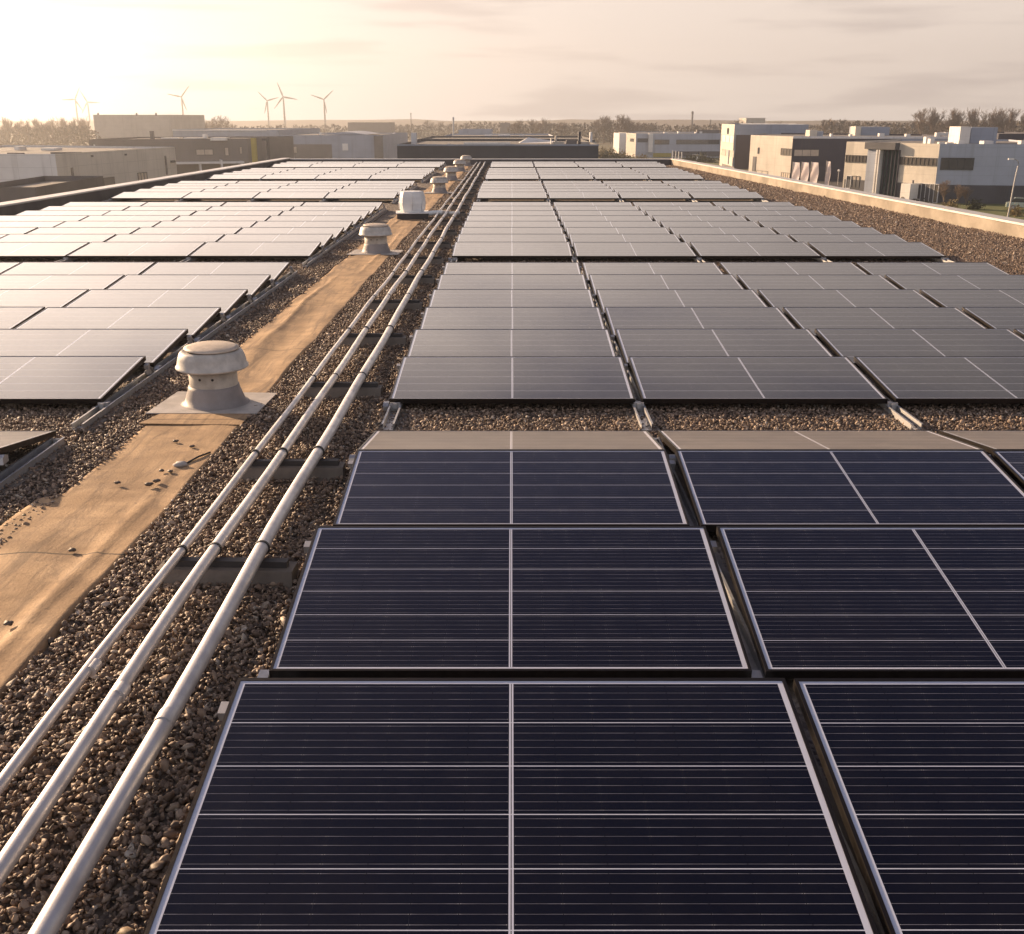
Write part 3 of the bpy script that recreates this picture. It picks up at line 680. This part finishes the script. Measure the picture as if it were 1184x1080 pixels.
a = at(372, 156.2, 240); b2 = at(424, 156.2, 240); v = []; n = 14
for i in range(n+1):
    t = i/n; x = a.x+(b2.x-a.x)*t; z = K.z1+.55*math.sin(math.pi*t)
    v += [(x-K.o.x, a.y-K.o.y, z-GZ), (x-K.o.x, a.y+25-K.o.y, z-GZ)]
MB().add(v, [(2*i, 2*i+2, 2*i+3, 2*i+1) for i in range(n)]+[tuple(range(2*n, -1, -2))], 0).build('curved_roof', M['bluegrey'], K.root)
K.unit('vent_unit', 369, 371.5, 153, 238, .4, 'whitewall')
for x0, x1, y, zc, m, lab in ((444, 450, 157.5, 262, 'pale', 'pale narrow silo left of two beside the charcoal hall'), (453, 459, 153, 265, 'grey', 'grey narrow silo right of two beside the charcoal hall'), (475.5, 481.5, 155.5, 180, 'pale', 'pale rounded tank left behind the charcoal hall')):
    p = at((x0+x1)/2, y, zc); r = (x1-x0)/2/F*zc; e = empty('silo', (p.x, p.y, GZ), label=lab, cat='silo')
    h = p.z-GZ; MB().lathe([(r, 0), (r, h*.9)], 20).build('tank', M[m], e); MB().lathe([(r, h*.9), (r*.7, h*.96), (.001, h)], 20).build('dome', M['pale'], e)
# dark plant room just outside the left parapet
a = at(-40, 216.5, 44); b2 = at(41, 215.4, 44)
Bld('plant_room', 'dark flat plant room close outside the left parapet', [a, b2, b2+Vector((-.5, 9, 0)), a+Vector((-.5, 9, 0))], a.z, ['brown'])
# far-off halls on the horizon
for x0, x1, y, zc, lab in ((402, 452, 141.6, 560, 'long hazy building on the horizon left of the mast'), (578, 590, 142.4, 560, 'small hazy block on the horizon right of the mast'), (863, 885, 136.4, 600, 'wide pale building on the horizon above the tall office')):
    hall('horizon_building', lab, x0, x1, y, zc, 20, 'beige' if x0 > 800 else 'brown')
a = at(1150, 154, 200); hall('flat_hall', 'long hall roof behind the cream office at the right edge', 1155, 1240, 154.6, 205, 30, 'navy')

# ------------------------------------------------------------------ street furniture
M['pole'] = mat('pole_paint', (.42, .40, .38), .45, .4)
p = onz(1165, 252.5, GZ); e = empty('street_lamp', (p.x, p.y, GZ), label='grey street lamp on the lawn before the cream office', cat='street lamp')
h = 6.35; MB().tube([(0, 0, 0), (.05, 0, 1), (.22, 0, h*.7), (.34, 0, h-.7), (.33, 0, h-.35), (.2, 0, h-.1), (-.1, 0, h+.05), (-.3, 0, h+.06)], [.11, .09, .07, .06, .055, .05, .05, .05], 10).build('pole', M['pole'], e)
b = MB(); b.extr([(-.12, h-.02), (.12, h-.02), (.10, h+.14), (-.10, h+.14)], -.85, -.25); b.build('lamp_head', M['whitewall'], e)
p = at(970, 197.3, 178); e = empty('globe_lamp', (p.x, p.y, GZ), label='small globe lamp before the navy warehouse', cat='street lamp')
MB().tube([(0, 0, 0), (0, 0, p.z-GZ-.2)], .06, 8).build('pole', M['pole'], e); MB().lathe([(.001, -.22), (.16, -.15), (.22, 0), (.16, .15), (.001, .22)], 14, c=(0, 0, p.z-GZ)).build('globe', M['white'], e)
M['banner'] = mat('banner_cloth', (.85, .78, .78), .8, col2=(.7, .6, .6), scale=1.2)
_t = NT(M['banner'].node_tree); _b = M['banner'].node_tree.nodes['Principled BSDF']
_tr = _t.n('ShaderNodeBsdfTranslucent'); _tr.inputs[0].default_value = (.85, .8, .8, 1); _mx = _t.n('ShaderNodeMixShader'); _mx.inputs[0].default_value = .5
_t.l(_b.outputs[0], _mx.inputs[1]); _t.l(_tr.outputs[0], _mx.inputs[2]); _t.l(_mx.outputs[0], M['banner'].node_tree.nodes['Material Output'].inputs[0])
def flag(px, y0, y1, wpx, zc, label, group):
    p = at(px, y0, zc); q = at(px, y1, zc); e = empty('banner_flag', (p.x, p.y, GZ), label=label, cat='banner', group=group)
    MB().tube([(0, 0, 0), (0, 0, p.z-GZ+.1)], .05, 8).build('pole', M['pole'], e)
    w = wpx/F*zc*2.2; v = []; n = 12
    for i in range(n+1):
        z = (p.z-GZ)+(q.z-p.z)*i/n
        for j in range(6):
            t = j/5; v.append((.05+w*t, .12*math.sin(t*5+i*.55), z))
    b = MB(); b.add(v, [(i*6+j, i*6+j+1, i*6+j+7, i*6+j+6) for i in range(n) for j in range(5)], 0, True); o = b.build('cloth', M['banner'], e)
    e.rotation_euler.z = R(-64)
for px, lab in ((917, 'left white banner on a pole beside the beige corner'), (927.5, 'middle pinkish banner before the navy warehouse'), (938.5, 'right white banner of the three by the navy warehouse')):
    flag(px, 187.6, 214, 5.5, 172, lab, 'banners before the navy warehouse')
flag(956, 186.5, 216, 3.2, 170, 'tall narrow ragged flag right of the banners', None)
def post(name, px, y0, zc, r, m, label, cat, cap=True):
    p = at(px, y0, zc); e = empty(name, (p.x, p.y, GZ), label=label, cat=cat); h = p.z-GZ
    MB().tube([(0, 0, 0), (0, 0, h)], [r, r*.75], 12).build('shaft', M[m], e)
    MB().lathe([(r*1.05, h-r*2), (r*1.1, h), (r*.6, h+r*.6), (.001, h+r*.7)], 12).build('top', M[m], e)
p = at(293, 159.5, 150); e = empty('sign_pillar', (p.x, p.y, GZ), label='tall yellow sign pillar left beyond the roof', cat='sign'); h = p.z-GZ
MB().box(-.34, .34, -.3, .3, 0, h).build('panel', M['yellow'], e); MB().box(-.28, .28, -.25, .25, h, h+.1).build('cap', M['brown'], e); MB().box(-.4, .4, -.36, .36, 0, .4).build('plinth', M['grey'], e)
p = at(309, 159, 148); e = empty('lamp_column', (p.x, p.y, GZ), label='dark lamp column with a short head right of the yellow pillar', cat='street lamp'); h = p.z-GZ
MB().tube([(0, 0, 0), (0, 0, h)], .24, 12).build('pole', M['charcoal'], e); MB().box(-.75, .3, -.18, .18, h-.4, h-.1).build('lamp_head', M['charcoal'], e)
post('mast', 524, 136, 190, .17, 'pale', 'white mast standing behind the charcoal hall', 'mast')
post('mast', 475, 131, 700, .35, 'brown', 'faint far mast on the hazy hill', 'mast')
post('chimney', 800.8, 129.5, 700, .75, 'brown', 'dark chimney on the horizon behind the long grey office', 'chimney')
post('chimney', 821.5, 139, 700, .55, 'brown', 'short thin chimney on the horizon right of the taller one', 'chimney')
# truck-like white trailer and poster board by the cream office
p = onz(1047, 232.5, GZ); e = empty('box_trailer', (p.x, p.y-1, GZ), (0, 0, .5), label='white box trailer parked at the cream office entrance', cat='trailer')
MB().box(-.78, .78, -.8, .8, .35, 2.35).build('body', M['whitewall'], e)
MB().box(-.7, .7, .805, .83, .5, 2.2).build('rear_door', M['grey'], e)
for sx_ in (-1, 1): 
    w = MB(); w.tube([(sx_*.70, .3, .33), (sx_*.86, .3, .33)], .33, 18); w.build('wheel', M['rubber'], e)
MB().tube([(0, -.8, .45), (0, -1.9, .4)], .06, 8).build('tow_bar', M['pole'], e)
p = onz(998, 222.5, GZ); e = empty('poster_board', (p.x, p.y, GZ), (0, 0, .4), label='reddish poster board standing left of the glass entrance', cat='sign')
MB().box(-.55, .55, -.04, .04, .5, 2.2).build('poster', mat('poster', (.40, .13, .09), .6, col2=(.55, .33, .26), scale=2.5), e)
for s_ in (-.5, .5): MB().tube([(s_, .07, 0), (s_, .07, 2.2)], .04, 8).build('leg', M['pole'], e)
for px, y0, y1, lab in ((1039.5, 207, 231, 'dark bollard post left of the white trailer'), (1053.2, 211, 233, 'dark bollard post right of the white trailer')):
    p = onz(px, y1, GZ); e = empty('gate_post', (p.x, p.y, GZ), label=lab, cat='post'); h = zat(px, y0, at(px, y0, 1).length and 139)-GZ
    MB().box(-.09, .09, -.09, .09, 0, h).build('shaft', M['charcoal'], e); MB().box(-.12, .12, -.12, .12, h, h+.06).build('cap', M['charcoal'], e)

# ------------------------------------------------------------------ trees, woods
M['bark'] = mat('bark', (.15, .115, .085), .9, var=.3, scale=2)
M['twig'] = mat('twigs', (.26, .19, .135), .9, var=.3, scale=.6)
M['wood'] = mat('far_wood', (.16, .125, .09), .95, col2=(.11, .088, .062), scale=.08)
M['bush'] = mat('bush', (.05, .055, .022), .9, var=.4, scale=1.)
def bare_tree(seed, h, spread, up):
    rd = random.Random(seed); tr, tw = MB(), MB()
    def grow(p, d, ln, r, lev):
        n = 3; pts = [p]; q = p
        for i in range(n):
            d = (d+Vector((rd.gauss(0, .12), rd.gauss(0, .12), rd.gauss(.03, .06)+.05*up))).normalized(); q = q+d*(ln/n); pts.append(q)
        rs = [r*(1-.5*i/n) for i in range(n+1)]
        (tr if lev < 1 else tw).tube(pts, rs, 5 if lev < 1 else 3, caps=False, smooth=False)
        if lev >= 4: return
        kids = (9, 6, 5, 4)[lev]
        for k in range(kids):
            t = rd.uniform(.35 if lev == 0 else .25, 1.); i = min(int(t*n), n-1); b0 = pts[i]+(pts[i+1]-pts[i])*(t*n-i)
            a = rd.uniform(0, 6.283); side = Vector((math.cos(a), math.sin(a), 0))*spread
            nd = (d*.75+side*rd.uniform(.5, 1.)+Vector((0, 0, up*rd.uniform(.2, .6)))).normalized()
            grow(b0, nd, ln*rd.uniform(.45, .68)*(1.1-.35*t if lev == 0 else 1), max(r*.5*(1-.3*t), .028), lev+1)
    grow(Vector((0, 0, 0)), Vector((0, 0, 1)), h*.62, h*.018, 0)
    return tr.mesh('trunk', M['bark']), tw.mesh('crown', M['twig'])
POP = [bare_tree(s, 14, .42, .9) for s in (1, 2, 3, 4)]
RND = [bare_tree(s, 13, .8, .35) for s in (5, 6, 7, 8)]
def tree(px, ytop, zc, kinds, label, group, k):
    p = at(px, ytop, zc); h = p.z-GZ; me = kinds[k % len(kinds)]
    H = max(v.co.z for v in me[1].vertices); s = h/H
    e = empty('bare_tree', (p.x, p.y, GZ), (0, 0, random.uniform(0, 6)), label=label, cat='tree', group=group); e.scale = (s*1.05, s*1.05, s)
    link('trunk', me[0], e); link('crown', me[1], e)
k = 0
gl = 'hazy bare poplars at the far left'; xs = [0, 9, 18, 30, 37, 46, 52, 59, 65, 74, 85, 92, 100]
for i, x in enumerate(xs):
    k += 1; tree(x, 134+random.uniform(-1, 2.2), 340, POP, f'{ORD[i]} bare poplar from the left edge in the hazy row', gl, k)
for i, (x, y) in enumerate(((200, 135), (207, 137), (215, 136), (223, 137.5), (231, 138), (238, 137), (246, 134), (253, 132), (260, 136))):
    k += 1; tree(x, y, 420, RND if x > 243 else POP, f'{ORD[i]} bare tree from the tan hall in the row behind the blue hall', 'bare trees behind the blue hall', k)
for i, (x, y) in enumerate(((597, 137), (604, 138), (616, 136.5), (631, 135.2), (646, 139), (655, 141), (692, 136), (699, 133), (707, 132), (714, 131.5), (721, 131), (727, 136), (735, 139.5), (741, 140))):
    k += 1; tree(x, y, 460, RND, f'{(ORD+["fourteenth"])[i]} bare tree from the left in the middle horizon group', 'bare trees on the middle horizon', k)
for i, x in enumerate((1068, 1076, 1084, 1093, 1101, 1109, 1117, 1126, 1135, 1143, 1151, 1159, 1169, 1177, 1185)):
    k += 1; tree(x, 123.5+random.uniform(-1, 2), 400, POP if i % 3 else RND, f'{(ORD+["fourteenth", "last"])[i]} tall bare poplar from the left in the row above the cream office', 'tall bare poplars at the right', k)
for i, (x, y, zc) in enumerate(((848, 138, 520), (855, 137, 520), (900, 139, 520), (968, 137, 480), (978, 136, 480), (494, 138, 640), (499, 140, 640), (506, 139.5, 640), (518, 141, 640))):
    k += 1; tree(x, y, zc, RND, f'{ORD[i]} small rounded hazy tree among those scattered along the horizon', 'scattered horizon trees', k)
for (x, y, zc, lab) in ((1094, 207, 133, 'small bare sapling at the corner of the cream office'), (1110, 212, 131, 'low bare shrubby tree before the dark ground floor of the cream office'), (1122, 214, 131, 'slender young tree right of the shrubby one by the cream office')):
    k += 1; tree(x, y, zc, RND, lab, None, k)
def wood(name, label, segs, per=1.):
    V, Fc = [], []
    for (x0, y0, x1, y1, zc, n, ht) in segs:
        for i in range(n):
            t = (i+rng.uniform(0, 1))/n; px = x0+(x1-x0)*t; y = y0+(y1-y0)*t+rng.normal(0, .9)-(2.4*max(0, math.sin(px*.06)+math.sin(px*.023+1))*.5)
            p = at(px, y, zc*rng.uniform(.96, 1.06)); top = p.z; rad = rng.uniform(2.5, 4.5)
            H = top-GZ; m = int(130*per)
            for j in range(m):
                a, u = rng.uniform(0, 6.28), rng.uniform(0, 1)
                rr = rad*math.sqrt(rng.uniform(0, 1))*math.sin(math.pi*min(.97, .3+.65*u)); z = GZ+H*u
                c = np.array([p.x+rr*math.cos(a), p.y+rr*math.sin(a), z]); s = rng.uniform(.25, .8)
                d = rng.normal(0, 1, (3, 3)); d /= np.linalg.norm(d, axis=1, keepdims=True); d[:, 2] *= 1.3
                o = len(V); V += [tuple(c+d[q]*s) for q in range(3)]; Fc.append((o, o+1, o+2))
    b = MB(); b.v = V; b.f = Fc; b.mi = [0]*len(Fc); b.sm = [False]*len(Fc)
    b.build(name, M['wood'], label=label, cat='wood', kind='stuff')
wood('far_wood', 'far-off brown winter wood along the horizon', [
    (-10, 152, 105, 146, 330, 40, 0), (195, 147, 330, 146, 520, 30, 0), (340, 146, 470, 144, 620, 40, 0), (460, 146, 600, 143, 600, 50, 0),
    (590, 144, 760, 144, 500, 70, 0), (740, 146, 960, 145, 520, 70, 0), (950, 139, 1070, 144, 460, 55, 0), (1060, 144, 1200, 143, 430, 70, 0)])
# shrubs, posts and cars in front of the far offices
def bush_mesh(seed):
    rd = random.Random(seed); b = MB(); v = []; f = []
    for j in range(420):
        d = Vector((rd.gauss(0, 1), rd.gauss(0, 1), abs(rd.gauss(0, 1)))).normalized()*rd.uniform(.35, 1.)*(1+.3*math.sin(seed+j*.7)); d.z = d.z*.95+.05
        o = len(v)
        for q in range(3): v.append(d+Vector((rd.gauss(0, 1), rd.gauss(0, 1), rd.gauss(0, 1)))*.09)
        f.append((o, o+1, o+2))
    b.add(v, f); return b.mesh('foliage', M['bush' if seed % 2 else 'drybush'])
M['drybush'] = mat('dry_bush', (.26, .19, .07), .9, var=.4, scale=1.)
BUSH = [bush_mesh(q) for q in (1, 2, 3, 4)]
STEM = MB().tube([(0, 0, -.05), (.02, .01, .35), (.05, .0, .7)], [.07, .05, .02], 6).mesh('stem', M['bark'])
def bush(px, ytop, zc, wd, label, group, q):
    p = at(px, ytop, zc); h = p.z-GZ; e = empty('shrub', (p.x, p.y, GZ), (0, 0, q*1.3), label=label, cat='shrub', group=group); e.scale = (wd, wd, h)
    link('foliage', BUSH[q % 4], e); link('stem', STEM, e)
for i, (px, y, zc, wd) in enumerate(((696, 170, 290, 2.2), (701, 174, 280, 1.8), (706, 171, 300, 2.4), (712, 176, 275, 2.0), (719, 174, 285, 2.0), (727, 179, 272, 2.0), (742, 178, 278, 2.6))):
    bush(px, y, zc, wd, f'{ORD[i]} dry yellowish shrub from the charcoal hall towards the long grey office', 'dry shrubs beside the charcoal hall', 2 if i % 2 else 3)
for i, (px, y, zc, wd) in enumerate(((799, 178, 275, 2.0), (812, 176, 270, 1.6), (821, 181, 268, 2.2))):
    bush(px, y, zc, wd, f'{ORD[i]} green shrub from the left in front of the long grey office', 'shrubs before the long grey office', i*2)
for i, (px, y, zc, wd) in enumerate(((1072, 231, 132, .9), (1100, 231, 131, 1.1), (1128, 230, 131, 1.0), (1176, 236, 122, .9))):
    bush(px, y, zc, wd, f'{ORD[i]} low shrub from the left along the cream office base', 'low shrubs along the cream office', i)
for i, px in enumerate((778, 781.5, 785, 788.5)):
    p = at(px, 174.5+i*.6, 276); e = empty('flag_post', (p.x, p.y, GZ), label=f'{ORD[i]} white post from the left in the short row by the roof corner', cat='post', group='white posts before the long grey office')
    MB().tube([(0, 0, 0), (0, 0, p.z-GZ)], [.16, .13], 8).build('shaft', M['whitewall'], e); MB().lathe([(.17, p.z-GZ-.1), (.19, p.z-GZ), (.001, p.z-GZ+.15)], 8).build('cap', M['whitewall'], e)
M['carwhite'] = mat('car_paint_white', (.7, .7, .68), .25, coat=.8); M['cargreen'] = mat('car_paint_pale_green', (.42, .48, .40), .25, coat=.8)
def car(px, py, rot, m, label):
    p = onz(px, py, GZ); e = empty('parked_car', (p.x, p.y, GZ), (0, 0, rot), label=label, cat='car')
    prof = [(-2.1, .30), (-2.15, .62), (-1.9, .86), (-1.0, .94), (1.75, .96), (2.1, .85), (2.15, .35)]
    b = MB(); b.extr(prof[::-1], -.86, .86); o = b.build('body', M[m], e); bv = o.modifiers.new('b', 'BEVEL'); bv.width = .08; bv.segments = 3
    cab = [(-1.15, .93), (-.45, 1.40), (1.2, 1.44), (1.85, .95)]
    b = MB(); b.extr(cab[::-1], -.72, .72); o = b.build('window', M['glass'], e)
    b = MB(); b.extr([(-.5, 1.385), (-.4, 1.46), (1.15, 1.49), (1.28, 1.42)][::-1], -.70, .70); b.build('roof', M[m], e)
    for sx_ in (-1, 1):
        for yy in (-1.35, 1.35):
            w = MB().tube([(sx_*.70, yy, .32), (sx_*.89, yy, .32)], .32, 18).build('wheel', M['rubber'], e)
            MB().tube([(sx_*.885, yy, .32), (sx_*.90, yy, .32)], .19, 14).build('rim', M['alu'], w)
        MB().box(sx_*.62-.16, sx_*.62+.16, -2.17, -2.05, .62, .76).build('headlight', M['white'], e)
car(806, 185.5, R(60), 'carwhite', 'white car parked before the long grey office'); car(815, 187, R(50), 'carwhite', 'second white car nearer the tall striped office')
car(1184, 243, R(70), 'cargreen', 'pale green car cut by the right edge behind the street lamp')
# low hills
def hill(label, x0, x1, ys, zc, dep):
    n = len(ys); v = []
    for i, y in enumerate(ys):
        px = x0+(x1-x0)*i/(n-1); p = at(px, y, zc); p = at(px, y-4.6+1.2*math.sin(i*2.3), zc); v += [(p.x, p.y-dep, GZ-.5), (p.x, p.y, p.z), (p.x, p.y+dep, GZ-.5)]
    f = []
    for i in range(n-1): f += [(3*i, 3*i+3, 3*i+4, 3*i+1), (3*i+1, 3*i+4, 3*i+5, 3*i+2)]
    b = MB(); b.add(v, f, 0, True); b.build('hills', M['wood'], kind='structure', label=label, cat='hills')
hill('low hazy wooded hills along the horizon', -300, 1500, [147, 146.5, 147, 146, 145.5, 146.5, 145, 143.5, 142.2, 144, 145, 143, 142.5, 143.5, 145, 145, 143.5, 142.5, 143.5, 144, 145, 144.5, 144, 145, 144.5, 145, 145.5, 144, 143, 142.5, 143], 1080, 180)

# wind turbines
M['turb'] = mat('turbine_paint', (.10, .085, .075), .5)
def turbine(px, yhub, zc, bl_px, ang, label):
    p = at(px, yhub, zc); h = p.z-GZ; L = bl_px/F*zc
    e = empty('wind_turbine', (p.x, p.y, GZ), label=label, cat='wind turbine', group='wind turbines on the horizon')
    MB().tube([(0, 0, 0), (0, 0, h*.5), (0, 0, h-.8)], [L*.075, L*.062, L*.045], 12).build('tower', M['turb'], e)
    MB().box(-L*.03, L*.03, -L*.06, L*.12, h-L*.03, h+L*.035).build('nacelle', M['turb'], e)
    hub = MB(); hub.tube([(0, -L*.06, h), (0, -L*.09, h), (0, -L*.115, h)], [L*.035, L*.035, L*.008], 12); hb = hub.build('hub', M['turb'], e)
    for q in range(3):
        a = R(ang+120*q); d = Vector((math.sin(a), 0, math.cos(a))); u = Vector((math.cos(a), 0, -math.sin(a)))
        o = Vector((0, -L*.09, h)); v = []
        for t, w in ((.02, .03), (.12, .05), (.22, .062), (.5, .045), (.8, .032), (1., .012)):
            c = o+d*L*t; ww = u*L*w; th = Vector((0, L*w*.3, 0)); v += [c-ww*.9, c-th, c+ww, c+th]
        b = MB(); b.add(v, [(4*i+j, 4*i+(j+1) % 4, 4*i+4+(j+1) % 4, 4*i+4+j) for i in range(5) for j in range(4)]+[(20, 21, 22, 23)], 0, True)
        b.build('blade', M['turb'], e)
turbine(87, 115, 1000, 15.5, 28, 'leftmost wind turbine, its blades overlapping its neighbour')
turbine(101.3, 118.2, 1030, 14.5, -28, 'second wind turbine from the left, close beside the first')
turbine(209.8, 112, 900, 16, 41, 'lone wind turbine above the blue hall')
turbine(309, 116.5, 980, 14.5, -45, 'left turbine of the near pair above the grey hall')
turbine(327.5, 112, 920, 17, -20, 'tallest wind turbine, right one of the pair above the grey hall')
turbine(374.5, 115, 960, 15.5, 49, 'rightmost wind turbine, alone above the low grey hall')

# ------------------------------------------------------------------ haze
hz = bpy.data.materials.new('haze'); hz.use_nodes = True; t = NT(hz.node_tree); hz.node_tree.nodes.clear()
pv = t.n('ShaderNodeVolumePrincipled'); pv.inputs['Color'].default_value = (.95, .95, .97, 1); pv.inputs['Density'].default_value = .00052; pv.inputs['Anisotropy'].default_value = .75
t.l(pv.outputs[0], t.n('ShaderNodeOutputMaterial').inputs['Volume'])
MB().box(-1300, 1300, -120, 1300, GZ-1, 75).build('haze', hz, kind='stuff', label='thin golden haze over the far fields', cat='haze')
